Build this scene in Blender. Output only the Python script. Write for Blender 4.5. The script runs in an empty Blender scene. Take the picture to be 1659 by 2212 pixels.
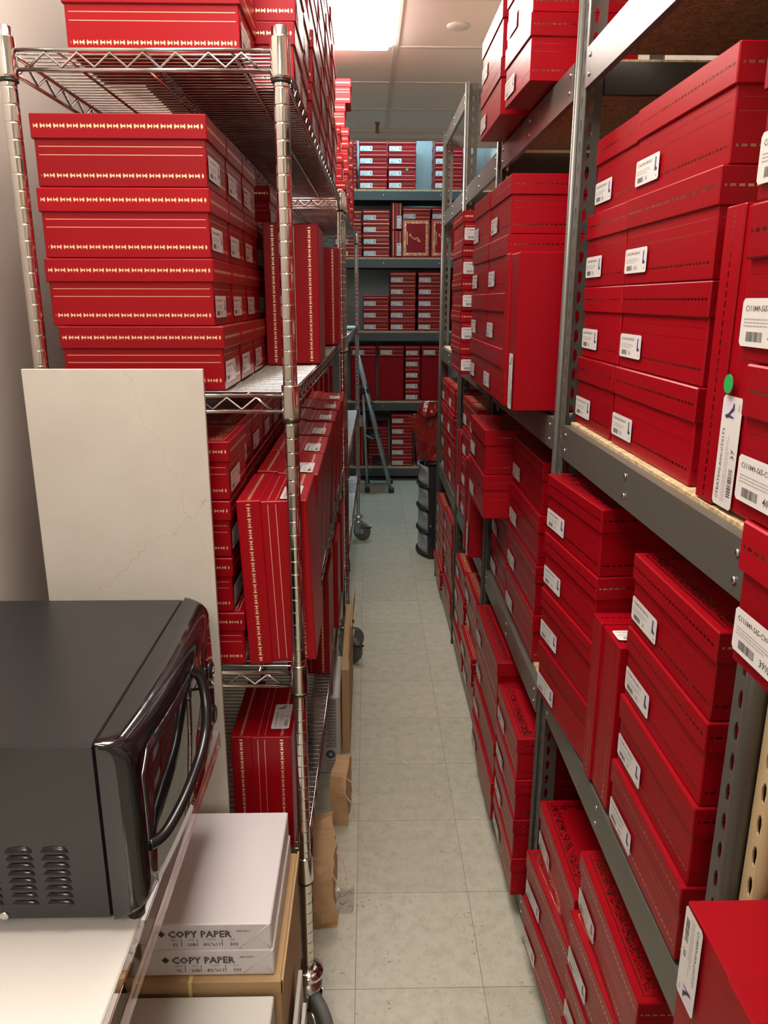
import bpy, bmesh, math, random
from mathutils import Vector, Matrix
random.seed(7)
D = bpy.data
SC = bpy.context.scene
COL = SC.collection
PI = math.pi

# ------------------------------------------------------------------ camera
F_PX, PITCH, YAW, ROLL, CAM_H = 1657.8, math.radians(15.425), math.radians(1.182), math.radians(.102), 1.5744
cam_d = D.cameras.new('camera'); cam = D.objects.new('camera', cam_d); COL.objects.link(cam)
fw = Vector((math.sin(YAW)*math.cos(PITCH), math.cos(YAW)*math.cos(PITCH), -math.sin(PITCH)))
rt = Vector((math.cos(YAW), -math.sin(YAW), 0)); up = rt.cross(fw)
r2 = rt*math.cos(ROLL)+up*math.sin(ROLL); u2 = up*math.cos(ROLL)-rt*math.sin(ROLL)
M = Matrix((r2, u2, -fw)).transposed().to_4x4(); M.translation = (0, 0, CAM_H)
cam.matrix_world = M
cam_d.sensor_fit = 'VERTICAL'; cam_d.sensor_height = 36.0; cam_d.lens = F_PX/2212*36.0
cam_d.clip_start = .02
SC.camera = cam

# ------------------------------------------------------------------ world, exposure
w = D.worlds.new('world'); SC.world = w; w.use_nodes = True
w.node_tree.nodes['Background'].inputs[0].default_value = (.9, .95, 1, 1)
w.node_tree.nodes['Background'].inputs[1].default_value = .05
SC.view_settings.view_transform = 'Standard'; SC.view_settings.look = 'None'
SC.view_settings.gamma = 1; SC.view_settings.use_curve_mapping = False
SC.view_settings.exposure = 0.14
CEIL = 2.72
LIGHT_W = 19.5        # radiance of the ceiling panels
LIGHT_COL = (1.0, .93, .84)
BACK_COL = (.50, .84, 1.0)

# ------------------------------------------------------------------ materials
def mat(name, col, rough=.5, metal=0., spec=.5, **kw):
    m = D.materials.new(name); m.use_nodes = True
    b = m.node_tree.nodes['Principled BSDF']
    b.inputs['Base Color'].default_value = (*col, 1); b.inputs['Roughness'].default_value = rough
    b.inputs['Metallic'].default_value = metal; b.inputs['Specular IOR Level'].default_value = spec
    for k, v in kw.items(): b.inputs[k.replace('_', ' ')].default_value = v
    return m
class NT:
    def __init__(s, m): s.t = m.node_tree; s.n = s.t.nodes; s.l = s.t.links; s.b = s.n['Principled BSDF']
    def new(s, ty, **kw):
        n = s.n.new(ty)
        for k, v in kw.items(): setattr(n, k, v)
        return n
    def put(s, sock, v):
        if hasattr(v, 'is_output') or isinstance(v, bpy.types.NodeSocket): s.l.new(v, sock)
        else: sock.default_value = v
    def m(s, op, a, b=0., c=None):
        n = s.new('ShaderNodeMath', operation=op); s.put(n.inputs[0], a); s.put(n.inputs[1], b)
        if c is not None: s.put(n.inputs[2], c)
        return n.outputs[0]
    def uv(s, name): 
        n = s.new('ShaderNodeUVMap', uv_map=name); x = s.new('ShaderNodeSeparateXYZ'); s.l.new(n.outputs[0], x.inputs[0]); return x.outputs[0], x.outputs[1]
    def obj(s): return s.new('ShaderNodeTexCoord').outputs['Object']
    def noise(s, vec, scale, detail=3., rough=.5):
        n = s.new('ShaderNodeTexNoise'); s.put(n.inputs['Vector'], vec); n.inputs['Scale'].default_value = scale
        n.inputs['Detail'].default_value = detail; n.inputs['Roughness'].default_value = rough; return n.outputs[0]
    def ramp(s, fac, stops):
        n = s.new('ShaderNodeValToRGB'); s.put(n.inputs[0], fac); e = n.color_ramp.elements
        while len(e) < len(stops): e.new(.5)
        for i, (p, c) in enumerate(stops): e[i].position = p; e[i].color = (*c, 1) if len(c) == 3 else c
        return n.outputs[0]
    def mix(s, fac, a, b):
        n = s.new('ShaderNodeMix', data_type='RGBA'); s.put(n.inputs[0], fac); s.put(n.inputs[6], a); s.put(n.inputs[7], b); return n.outputs[2]
    def map(s, vec, scale=(1, 1, 1)):
        n = s.new('ShaderNodeMapping'); s.put(n.inputs[0], vec); n.inputs['Scale'].default_value = scale; return n.outputs[0]
    def bump(s, h, strength, dist=.001):
        n = s.new('ShaderNodeBump'); s.put(n.inputs['Height'], h); n.inputs['Strength'].default_value = strength
        n.inputs['Distance'].default_value = dist; s.l.new(n.outputs[0], s.b.inputs['Normal'])

RED = (.268, .0010, .0062)
def red_material(name, kind, faint=False):
    """kind: 'side' (trim lines and arrow rows round the box), 'top' (lid with frame line and foil border), 'plain'"""
    m = mat(name, RED, .34, spec=.24); t = NT(m)
    info = t.new('ShaderNodeObjectInfo')
    r = t.m('MULTIPLY_ADD', info.outputs['Random'], .26, .87)
    mul = t.new('ShaderNodeMix', data_type='RGBA', blend_type='MULTIPLY'); mul.inputs[0].default_value = 1
    mul.inputs[6].default_value = (*RED, 1); t.l.new(r, mul.inputs[7])
    if kind == 'plain':
        t.l.new(mul.outputs[2], t.b.inputs['Base Color']); mask = None
    else:
        u, v = t.uv('A')
        if kind == 'side':
            def band(c, hw): return t.m('LESS_THAN', t.m('ABSOLUTE', t.m('SUBTRACT', v, c)), hw)
            dots = t.m('GREATER_THAN', t.m('FRACT', t.m('MULTIPLY', u, 420.)), .22)
            lw = .0028 if faint else .0048
            lines = t.m('MULTIPLY', t.m('MAXIMUM', band(.557, lw), band(.443, lw)), dots)
            q = t.m('MULTIPLY', u, 1/.0108)
            fu = t.m('SUBTRACT', t.m('FRACT', q), .5)
            par = t.m('MULTIPLY_ADD', t.m('GREATER_THAN', t.m('FRACT', t.m('MULTIPLY', t.m('FLOOR', q), .5)), .25), -2., 1.)
            fu = t.m('MULTIPLY', fu, par)
            def row(c):
                vv = t.m('MULTIPLY', t.m('ABSOLUTE', t.m('SUBTRACT', v, c)), 1/.034)
                shaft = t.m('LESS_THAN', vv, .3)
                head = t.m('LESS_THAN', vv, t.m('MULTIPLY', t.m('ADD', fu, .12), 2.6))
                head = t.m('MULTIPLY', head, t.m('LESS_THAN', fu, .30))
                tail = t.m('LESS_THAN', t.m('ADD', vv, t.m('MULTIPLY', t.m('ABSOLUTE', t.m('ADD', fu, .3)), 7.)), .95)
                s = t.m('MAXIMUM', t.m('MAXIMUM', head, tail), t.m('MULTIPLY', shaft, t.m('LESS_THAN', t.m('ABSOLUTE', fu), .36)))
                if faint: return t.m('MULTIPLY', t.m('LESS_THAN', vv, .36), t.m('LESS_THAN', t.m('ABSOLUTE', fu), .33))
                return t.m('MULTIPLY', s, t.m('LESS_THAN', vv, 1.))
            mask = t.m('MAXIMUM', lines, t.m('MAXIMUM', row(.16), row(.83)))
            # the rows stop a little short of the corners
            u2_, v2_ = t.uv('B')
            ends = t.m('GREATER_THAN', t.m('MINIMUM', u, u2_), .006)
            mask = t.m('MULTIPLY', mask, ends)
        else:
            u2_, v2_ = t.uv('B')
            d = t.m('MINIMUM', t.m('MINIMUM', u, u2_), t.m('MINIMUM', v, v2_))
            line = t.m('LESS_THAN', t.m('ABSOLUTE', t.m('SUBTRACT', d, .013)), .0008)
            nz = t.noise(t.obj(), 260, 2.)
            foil = t.m('MULTIPLY', t.m('GREATER_THAN', nz, .52), t.m('LESS_THAN', t.m('ABSOLUTE', t.m('SUBTRACT', d, .027)), .009))
            mask = t.m('MAXIMUM', line, foil)
        gold = (.60, .34, .21, 1) if faint else (.92, .68, .42, 1)
        t.l.new(t.mix(mask, mul.outputs[2], gold), t.b.inputs['Base Color'])
        t.l.new(t.m('MULTIPLY', mask, 1. if faint else .65), t.b.inputs['Metallic'])
        t.l.new(t.m('MULTIPLY_ADD', mask, -.16 if faint else -.06, .34), t.b.inputs['Roughness'])
    weave = t.noise(t.obj(), 1400, 2.)
    t.bump(weave, .12, .0004)
    return m
M_SIDE, M_TOP, M_PLAIN = red_material('red_box_paper_side', 'side'), red_material('red_box_paper_lid_top', 'top'), red_material('red_box_paper_plain', 'plain')
M_SIDE_F, M_TOP_F = red_material('red_box_paper_side_blind', 'side', True), red_material('red_box_paper_lid_blind', 'top', True)
M_EDGE = mat('red_box_edge_highlight', (.40, .030, .036), .26, spec=.6)  # bright edge highlights painted into the bevels as lighter pink, with some paper wear
M_WHITE = mat('sticker_white', (.64, .625, .605), .35)
M_INK = mat('sticker_ink', (.045, .045, .05), .5)
M_GREY_INK = mat('sticker_grey_ink', (.35, .34, .34), .5)
M_LILAC = mat('sticker_picture', (.62, .56, .70), .4)
M_GOLDFOIL = mat('gold_foil', (.80, .52, .27), .35, .8)
M_GREEN = mat('green_dot', (.02, .33, .08), .45)
M_CHROME = mat('chrome', (.66, .64, .61), .10, 1.)
M_CHROME_WIRE = mat('chrome_wire', (.50, .485, .47), .16, 1.)
M_BLACK_PL = mat('black_plastic', (.012, .012, .013), .4)
M_RUBBER = mat('grey_rubber', (.11, .115, .11), .6)
M_ZINC = mat('zinc_plate', (.62, .62, .60), .32, 1.)
M_GREY = mat('grey_shelving_paint', (.10, .094, .082), .33, .15)
t = NT(M_GREY); t.bump(t.noise(t.obj(), 700, 2.), .08, .0005)
M_SLATE = mat('slate_shelving_paint', (.060, .072, .076), .4, .1)
M_BEIGE = mat('beige_shelving_paint', (.56, .42, .24), .45)
M_RIVET = mat('rivet_steel', (.7, .68, .65), .25, 1.)
M_DECK = mat('particleboard', (.42, .30, .16), .75); t = NT(M_DECK)
n1 = t.noise(t.obj(), 160, 4.); n2 = t.noise(t.obj(), 45, 3.)
t.l.new(t.ramp(t.m('ADD', t.m('MULTIPLY', n1, .6), t.m('MULTIPLY', n2, .4)), [(.36, (.26, .17, .08)), (.5, (.46, .33, .18)), (.64, (.62, .48, .29))]), t.b.inputs['Base Color'])
M_DECK_P = mat('pale_deck_board', (.66, .57, .42), .6)
M_WALL = mat('wall_paint', (.50, .45, .395), .65); t = NT(M_WALL); t.bump(t.noise(t.obj(), 350, 2.), .15, .001)
M_WALL_BLUE = mat('alcove_wall_paint', (.42, .46, .47), .7)
M_CEIL = mat('ceiling_tile', (.90, .86, .82), .9); t = NT(M_CEIL)
t.bump(t.noise(t.obj(), 260, 3.), .2, .001)
M_TEE = mat('ceiling_grid_metal', (.72, .70, .67), .45)
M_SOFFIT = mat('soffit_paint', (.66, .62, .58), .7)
def emis(name, col, s):
    m = D.materials.new(name); m.use_nodes = True; b = m.node_tree.nodes['Principled BSDF']
    b.inputs['Base Color'].default_value = (.8, .8, .8, 1)
    b.inputs['Emission Color'].default_value = (*col, 1); b.inputs['Emission Strength'].default_value = s; return m
M_LAMP = emis('light_diffuser', LIGHT_COL, LIGHT_W)
M_LAMP_B = emis('daylight_diffuser', BACK_COL, 24.0)
M_TILE = mat('vinyl_floor_tile', (.50, .475, .40), .38, spec=.4); t = NT(M_TILE)
geo = t.new('ShaderNodeNewGeometry').outputs['Position']
info = t.new('ShaderNodeObjectInfo').outputs['Random']
base = t.ramp(t.noise(geo, 26, 5., .65), [(.3, (.375, .362, .285)), (.5, (.44, .426, .342)), (.7, (.49, .476, .395))])
fl1 = t.noise(t.map(geo, (1, .28, 1)), 150, 3., .6); fl2 = t.noise(t.map(geo, (.5, 1, 1)), 120, 3., .6)
c = t.mix(t.m('MULTIPLY', t.m('GREATER_THAN', fl1, .64), .5), base, (.27, .235, .16, 1))
c = t.mix(t.m('MULTIPLY', t.m('GREATER_THAN', fl2, .67), .5), c, (.22, .18, .13, 1))
c = t.mix(t.m('MULTIPLY', t.m('LESS_THAN', fl1, .33), .5), c, (.57, .555, .48, 1))
sc_ = t.noise(t.map(geo, (1, 1, 1)), 9, 2.); sc2 = t.noise(t.map(geo, (.6, 1.5, 1)), 130, 2.)
c = t.mix(t.m('MULTIPLY', t.m('MULTIPLY', t.m('GREATER_THAN', sc_, .60), t.m('GREATER_THAN', sc2, .665)), .8), c, (.06, .055, .05, 1))
hv = t.new('ShaderNodeHueSaturation'); t.l.new(c, hv.inputs['Color']); t.l.new(t.m('MULTIPLY_ADD', info, .10, .95), hv.inputs['Value'])
t.l.new(hv.outputs[0], t.b.inputs['Base Color'])
M_JOINT = mat('floor_joint', (.20, .18, .14), .8)
M_KRAFT = mat('kraft_cardboard', (.40, .255, .125), .7); t = NT(M_KRAFT); t.bump(t.noise(t.obj(), 60, 3.), .2, .002)
M_KRAFT_D = mat('kraft_paper', (.47, .29, .145), .6); t = NT(M_KRAFT_D); t.bump(t.noise(t.obj(), 28, 4.), .5, .006)
M_CORD = mat('paper_cord', (.55, .43, .28), .8)
M_CARTON_W = mat('white_carton', (.50, .48, .44), .6)
M_PAPER = mat('ream_wrapper', (.61, .575, .59), .38)
M_TAPE = mat('yellow_tape', (.66, .55, .20), .4)
M_MARBLE = mat('pale_marble_print', (.75, .715, .64), .28); t = NT(M_MARBLE)
o = t.obj()
wv = t.noise(o, 5, 4., .6)
sx = t.new('ShaderNodeSeparateXYZ'); t.l.new(o, sx.inputs[0])
def vein_(k_, c0, amp, wd, x0, sc):
    dd = t.m('SUBTRACT', t.m('SUBTRACT', sx.outputs[2], t.m('MULTIPLY', sx.outputs[0], k_)), c0)
    dd = t.m('ADD', dd, t.m('MULTIPLY', t.m('SUBTRACT', t.noise(o, sc, 5., .6), .5), amp))
    return t.m('MULTIPLY', t.m('LESS_THAN', t.m('ABSOLUTE', dd), wd), t.m('GREATER_THAN', sx.outputs[0], x0))
vein = t.m('MAXIMUM', vein_(.75, .617, .16, .0011, -.06, 9.), t.m('MULTIPLY', vein_(-3.2, 1.06, .5, .004, -.12, 5.), .35))
vein = t.m('MAXIMUM', vein, t.m('MULTIPLY', vein_(2.6, .42, .6, .003, .02, 6.), .3))
c = t.mix(vein, t.ramp(wv, [(.3, (.54, .505, .445)), (.6, (.595, .565, .505))]), (.50, .43, .34, 1))
t.l.new(c, t.b.inputs['Base Color'])
M_MARBLE_EDGE = mat('board_edge', (.36, .24, .19), .5)
M_TABLE = mat('white_laminate', (.63, .605, .565), .35)
M_ACRYL = mat('clear_acrylic', (.96, .93, .92), .03, spec=.5, Transmission_Weight=1., IOR=1.3)
M_FILM = mat('clear_film', (1, 1, 1), .08, Transmission_Weight=1., IOR=1.2)
M_MW = mat('microwave_black_steel', (.010, .010, .0105), .22, spec=.6); t = NT(M_MW)
M_MW_TOP = mat('microwave_black_top', (.012, .012, .0125), .33, spec=.6); t = NT(M_MW_TOP); t.bump(t.noise(t.obj(), 1500, 2.), .06, .0004)
M_MW_GLOSS = mat('microwave_black_gloss', (.006, .006, .007), .07, spec=.7)
M_MW_GLASS = mat('microwave_mirror_glass', (.012, .012, .013), .015, spec=1., IOR=1.9)
M_LADDER = mat('ladder_grey_steel', (.30, .34, .345), .3, .4)
M_DRAWER = mat('smoked_drawer_plastic', (.26, .275, .29), .18)
M_REDBAG = mat('red_plastic_bag', (.20, .011, .008), .15, spec=.7); t = NT(M_REDBAG); t.bump(t.noise(t.obj(), 14, 4., .6), .7, .02)
M_PIPE = mat('orange_pipe', (.42, .15, .09), .5)

# ------------------------------------------------------------------ mesh helpers
class MB:
    """collects shapes; build() links them as one mesh object"""
    def __init__(s): s.bm = bmesh.new()
    def box(s, lo, hi, mi=0, bev=0.):
        x0, y0, z0 = lo; x1, y1, z1 = hi
        v = [s.bm.verts.new(p) for p in ((x0,y0,z0),(x1,y0,z0),(x1,y1,z0),(x0,y1,z0),(x0,y0,z1),(x1,y0,z1),(x1,y1,z1),(x0,y1,z1))]
        fs = [s.bm.faces.new([v[i] for i in q]) for q in ((0,3,2,1),(4,5,6,7),(0,1,5,4),(1,2,6,5),(2,3,7,6),(3,0,4,7))]
        for f in fs: f.material_index = mi
        if bev > 0:
            es = list({e for f in fs for e in f.edges})
            bmesh.ops.bevel(s.bm, geom=es, offset=bev, segments=1, affect='EDGES')
        return s
    def quad(s, pts, mi=0):
        f = s.bm.faces.new([s.bm.verts.new(p) for p in pts]); f.material_index = mi; return s
    def tube(s, pts, r, n=8, mi=0, cap=True, smooth=True):
        pts = [Vector(p) for p in pts]; rings = []
        rr = r if isinstance(r, (list, tuple)) else [r]*len(pts)
        prev = None
        for i, p in enumerate(pts):
            d = (pts[min(i+1, len(pts)-1)]-pts[max(i-1, 0)]).normalized()
            a = prev if prev is not None and abs(prev.dot(d)) < .95 else (Vector((0,0,1)) if abs(d.z) < .9 else Vector((1,0,0)))
            x = (a - d*a.dot(d)).normalized(); y = d.cross(x); prev = x
            rings.append([s.bm.verts.new(p+(x*math.cos(2*PI*k/n)+y*math.sin(2*PI*k/n))*rr[i]) for k in range(n)])
        for a, b in zip(rings, rings[1:]):
            for k in range(n):
                f = s.bm.faces.new((a[k], a[(k+1)%n], b[(k+1)%n], b[k])); f.smooth = smooth; f.material_index = mi
        if cap:
            f = s.bm.faces.new(rings[0][::-1]); f.material_index = mi
            f = s.bm.faces.new(rings[-1]); f.material_index = mi
        return s
    def lathe(s, prof, n=16, c=(0,0,0), mi=0, axis='Z', smooth=True):
        """prof: list of (radius, height)"""
        rings = []
        for r, h in prof:
            ring = []
            for k in range(n):
                a = 2*PI*k/n; p = (r*math.cos(a), r*math.sin(a), h)
                if axis == 'X': p = (p[2], p[0], p[1])
                if axis == 'Y': p = (p[1], p[2], p[0])
                ring.append(s.bm.verts.new((p[0]+c[0], p[1]+c[1], p[2]+c[2])))
            rings.append(ring)
        for a, b in zip(rings, rings[1:]):
            for k in range(n):
                f = s.bm.faces.new((a[k], a[(k+1)%n], b[(k+1)%n], b[k])); f.smooth = smooth; f.material_index = mi
        for ring in (rings[0][::-1], rings[-1]):
            f = s.bm.faces.new(ring); f.material_index = mi
        return s
    def sweep(s, prof, lo, hi, axis='Y', mi=0, smooth=False):
        """closed profile of 2-D points pushed along an axis"""
        def P(a, t):
            return (a[0], t, a[1]) if axis == 'Y' else ((t, a[0], a[1]) if axis == 'X' else (a[0], a[1], t))
        A = [s.bm.verts.new(P(a, lo)) for a in prof]; B = [s.bm.verts.new(P(a, hi)) for a in prof]; n = len(prof)
        for k in range(n):
            f = s.bm.faces.new((A[k], A[(k+1)%n], B[(k+1)%n], B[k])); f.material_index = mi; f.smooth = smooth
        s.bm.faces.new(A[::-1]).material_index = mi; s.bm.faces.new(B).material_index = mi
        return s
    def mesh(s, name, mats):
        bmesh.ops.recalc_face_normals(s.bm, faces=s.bm.faces[:])
        me = D.meshes.new(name); s.bm.to_mesh(me); s.bm.free()
        for m in (mats if isinstance(mats, (list, tuple)) else [mats]): me.materials.append(m)
        return me
    def build(s, name, mats, parent=None, **kw): return link(name, s.mesh(name, mats), parent, **kw)
def link(name, me, parent=None, loc=None, rz=None, kind=None, label=None):
    o = D.objects.new(name, me); COL.objects.link(o)
    if parent: o.parent = parent
    if loc: o.location = loc
    if rz is not None: o.rotation_euler = (0, 0, rz)
    if kind: o['kind'] = kind
    if label: o['label'] = label
    return o
def tag(o, label, cat, group=None):
    o['label'] = label; o['category'] = cat
    if group: o['group'] = group
    return o
def thing(name, label, cat, loc=(0,0,0), rz=0., group=None):
    o = D.objects.new(name, None); COL.objects.link(o); o.location = loc; o.rotation_euler = (0, 0, rz)
    o.empty_display_size = .05
    return tag(o, label, cat, group)
def struct(o): o['kind'] = 'structure'; return o

# ------------------------------------------------------------------ room shell
XL, XR, YB, YF = -.675, 1.02, 7.28, -3.2
TS, TX0, TY0 = .3048, -.036, 1.454
floor = struct(MB().box((XL-.3, YF-.1, -.08), (XR+.1, YB+.1, -.003)).build('floor', M_JOINT))
tm = MB().box((.0007, .0007, -.003), (TS-.0007, TS-.0007, 0)).mesh('floor_tile', M_TILE)
for i in range(-3, 4):
    for j in range(-16, 20):
        x, y = TX0+i*TS, TY0+j*TS
        if XL-.3 < x < XR: link('floor_tile', tm, floor, (x, y, 0))
struct(MB().box((XL-.1, YF-.1, 0), (XL, YB+.1, 3.4)).build('wall_left', M_WALL))
struct(MB().box((XR, YF-.1, 0), (XR+.1, YB+.1, 3.4)).build('wall_right', M_WALL))
struct(MB().box((XL, YB, 0), (XR, YB+.1, 3.4)).build('wall_back', M_WALL_BLUE))
struct(MB().box((XL, YF-.1, 0), (XR, YF, 3.4)).build('wall_front', M_WALL))
struct(MB().box((XL, YB-.012, 0), (XR, YB, .10)).build('baseboard_back', M_BLACK_PL))
# suspended ceiling: backing, panels, tees
CE = 5.86
ceil = struct(MB().box((XL, YF, CEIL+.03), (XR, CE, CEIL+.06)).build('ceiling', M_CEIL))
TEEX, TEEY = .135, 4.06
LIGHTS = [(-.475, .135, 2.84, 4.06), (-.475, .135, .40, 1.62), (-.475, .135, -2.04, -.82)]
pm = {}
xs = [XL, -.475, TEEX, XR]
yy = [TEEY+.61*k for k in range(-13, 3)] + [CE]
yy = [y for y in yy if y > YF]
for a, b in zip(xs, xs[1:]):
    for c_, d_ in zip(yy, yy[1:]):
        if any(abs(a-l[0]) < .02 and c_ > l[2]-.1 and d_ < l[3]+.1 for l in LIGHTS): continue
        MB().box((a+.008, c_+.008, CEIL+.004), (b-.008, d_-.008, CEIL+.03)).build('ceiling_panel', M_CEIL, ceil)
for x in (-.475, TEEX): MB().box((x-.012, YF, CEIL-.001), (x+.012, CE, CEIL+.004)).build('ceiling_tee', M_TEE, ceil)
for y in yy[:-1]:
    for a, b in zip(xs, xs[1:]): MB().box((a+.012, y-.012, CEIL-.0005), (b-.012, y+.012, CEIL+.004)).build('ceiling_tee', M_TEE, ceil)
struct(MB().box((XL, CE, CEIL-.055), (XR, CE+.09, CEIL+.65)).box((XL, CE-.02, CEIL-.02), (XR, CE, CEIL+.03)).build('trim_1', M_SOFFIT))
struct(MB().box((XL, CE, 3.36), (XR, YB, 3.4)).build('ceiling_alcove', M_CEIL))
for k, (a, b, c_, d_) in enumerate(LIGHTS):
    L = thing('ceiling_light', ['flat white troffer light glowing in the ceiling above the aisle', 'flat white troffer light in the ceiling above the microwave end of the aisle', 'flat white troffer light in the ceiling far behind the microwave table'][k], 'light', ((a+b)/2, (c_+d_)/2, CEIL))
    hx, hy = (b-a)/2, (d_-c_)/2
    MB().box((-hx+.035, -hy+.035, -.024), (hx-.035, hy-.035, .012), bev=.008).build('diffuser', M_LAMP, L)
    MB().box((-hx+.012, -hy+.012, -.001), (-hx+.02, hy-.012, .028)).box((hx-.02, -hy+.012, -.001), (hx-.012, hy-.012, .028)).box((-hx+.02, -hy+.012, -.001), (hx-.02, -hy+.02, .028)).box((-hx+.02, hy-.02, -.001), (hx-.02, hy-.012, .028)).build('frame', M_TEE, L)
L = thing('ceiling_light', 'cool white light box high over the back wall shelving', 'light', (.1, 6.54, 3.30))
MB().box((-.5, -.16, 0), (.5, .16, .012)).build('diffuser', M_LAMP_B, L)
MB().box((-.52, -.20, .012), (.52, .20, .058)).build('frame', M_TEE, L)
o = thing('smoke_detector', 'round white detector disc on the ceiling over the right shelves', 'detector', (.396, 3.762, CEIL+.004))
MB().lathe([(.05, 0), (.05, -.005), (.044, -.010), (.02, -.012)], 24).build('cover', M_TEE, o)
o = thing('sprinkler_pipe', 'short orange sprinkler stub hanging from the ceiling', 'pipe', (.067, 5.66, CEIL+.004))
MB().lathe([(.011, 0), (.011, -.05), (.014, -.052), (.014, -.064)], 12).build('stub', M_PIPE, o)
MB().lathe([(.019, 0), (.018, -.004)], 14).build('collar', M_PIPE, o)

# ------------------------------------------------------------------ shoe boxes
def uvbox(bm, lo, hi, mi, H, top_mi=None, bev=.0016, edge_mi=2):
    """box with UV layers A (u metres, v as a fraction of the whole height H) and B (distance from the far edges)"""
    A = bm.loops.layers.uv.get('A') or bm.loops.layers.uv.new('A'); B = bm.loops.layers.uv.get('B') or bm.loops.layers.uv.new('B')
    x0, y0, z0 = lo; x1, y1, z1 = hi
    vs = [bm.verts.new(p) for p in ((x0,y0,z0),(x1,y0,z0),(x1,y1,z0),(x0,y1,z0),(x0,y0,z1),(x1,y0,z1),(x1,y1,z1),(x0,y1,z1))]
    fs = [bm.faces.new([vs[i] for i in q]) for q in ((0,3,2,1),(4,5,6,7),(0,1,5,4),(1,2,6,5),(2,3,7,6),(3,0,4,7))]
    if bev:
        es = list({e for f in fs for e in f.edges}); r = bmesh.ops.bevel(bm, geom=es, offset=bev, segments=1, affect='EDGES')
    for f in bm.faces:
        if f.tag: continue
        f.tag = True; f.normal_update(); n = f.normal
        ax = max(range(3), key=lambda i: abs(n[i]))
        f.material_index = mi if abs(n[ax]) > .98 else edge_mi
        if ax == 2 and abs(n.z) > .98:
            f.material_index = top_mi if (n.z > 0 and top_mi is not None) else 1
        for l in f.loops:
            c = l.vert.co
            if ax == 2: l[A].uv = (c.x-x0, c.y-y0); l[B].uv = (x1-c.x, y1-c.y)
            elif ax == 1: l[A].uv = (c.x-x0, c.z/H); l[B].uv = (x1-c.x, 0)
            else: l[A].uv = (c.y-y0, c.z/H); l[B].uv = (y1-c.y, 0)
_bm = {}
def box_meshes(w, d, h, faint=False):
    k = (round(w, 3), round(d, 3), round(h, 3), faint)
    MS, MT = {2: (M_PLAIN, M_PLAIN), True: (M_SIDE_F, M_TOP_F), False: (M_SIDE, M_TOP)}[faint]
    if k not in _bm:
        g = .0034
        bm = bmesh.new(); uvbox(bm, (-w/2+g, -d/2+g, 0), (w/2-g, d/2-g, h-.004), 0, h)
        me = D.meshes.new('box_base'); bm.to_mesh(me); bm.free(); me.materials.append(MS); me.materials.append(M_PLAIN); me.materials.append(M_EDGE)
        bm = bmesh.new(); uvbox(bm, (-w/2, -d/2, h*.655), (w/2, d/2, h), 0, h, top_mi=2, edge_mi=3)
        ml = D.meshes.new('box_lid'); bm.to_mesh(ml); bm.free()
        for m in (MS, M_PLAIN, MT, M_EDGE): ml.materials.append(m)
        _bm[k] = (me, ml)
    return _bm[k]
# ---- stickers
def text_mesh(bm, s, size, x, y, mi, align='LEFT', sx=1.):
    c = D.curves.new('t', 'FONT'); c.body = s; c.size = size; c.align_x = align; c.resolution_u = 1; c.offset = size*(.022 if size > .012 else .010)
    ob = D.objects.new('t', c); COL.objects.link(ob)
    bpy.context.view_layer.update()
    me = D.meshes.new_from_object(ob.evaluated_get(bpy.context.evaluated_depsgraph_get()))
    D.objects.remove(ob); D.curves.remove(c)
    off = len(bm.verts); vs = [bm.verts.new((x+v.co.x*sx, y+v.co.y, .00035)) for v in me.vertices]
    for p in me.polygons:
        try: f = bm.faces.new([vs[i] for i in p.vertices]); f.material_index = mi
        except ValueError: pass
    D.meshes.remove(me)
BOOT = [(.30, 1.), (.62, 1.), (.56, .45), (.60, .30), (.95, .18), (1., .06), (.85, 0), (.30, 0), (.22, .10), (.26, .45)]
HEEL = [(0, .8), (.18, .95), (.35, .6), (.75, .25), (1., .2), (1., .08), (.6, .05), (.28, .42), (.16, .05), (.08, .05), (.10, .5)]
def sticker_mesh(code, size, pic, w=.10, h=.037, rot=False):
    bm = bmesh.new(); z = .0002
    def poly(pts, mi, zz=.0003):
        f = bm.faces.new([bm.verts.new((p[0], p[1], zz)) for p in pts]); f.material_index = mi
    r = .003
    pts = [(r, 0), (w-r, 0), (w, r), (w, h-r), (w-r, h), (r, h), (0, h-r), (0, r)]
    poly(pts, 0, z)
    f = bm.faces.new([bm.verts.new((p[0], p[1], 0)) for p in pts[::-1]])
    text_mesh(bm, code, .0064, .005, h-.0100, 1)
    for i, ww in enumerate((.052, .058, .046)):
        y = h-.0165-.0026*i; x = .005
        rr = random.Random(i*7+len(code))
        while x < .005+ww:
            g = rr.uniform(.0012, .005); poly([(x, y), (x+g, y), (x+g, y+.0011), (x, y+.0011)], 2); x += g+.0007
    x = .011; rr = random.Random(5)
    while x < .036:
        g = rr.choice((.0005, .0008, .0013)); poly([(x, .004), (x+g, .004), (x+g, .0115), (x, .0115)], 1); x += g+rr.choice((.0005, .0008))
    text_mesh(bm, size, .0088, .045, .0048, 1)
    bx, by, bw, bh = w-.0215, h-.0255, .0165, .021
    poly([(bx, by), (bx+bw, by), (bx+bw, by+bh), (bx, by+bh)], 3, .0003)
    poly([(bx+.001+p[0]*(bw-.002), by+.001+p[1]*(bh-.002)) for p in pic], 1, .0004)
    poly([(w-.012, .0045), (w-.006, .0045), (w-.006, .0065), (w-.012, .0065)], 2)
    # stand it up: sticker lies in local XZ, facing -Y
    for v in bm.verts: v.co = Vector((v.co.x, -v.co.z, v.co.y))
    me = D.meshes.new('sticker'); bm.to_mesh(me); bm.free()
    for m in (M_WHITE, M_INK, M_GREY_INK, M_LILAC): me.materials.append(m)
    return me
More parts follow.
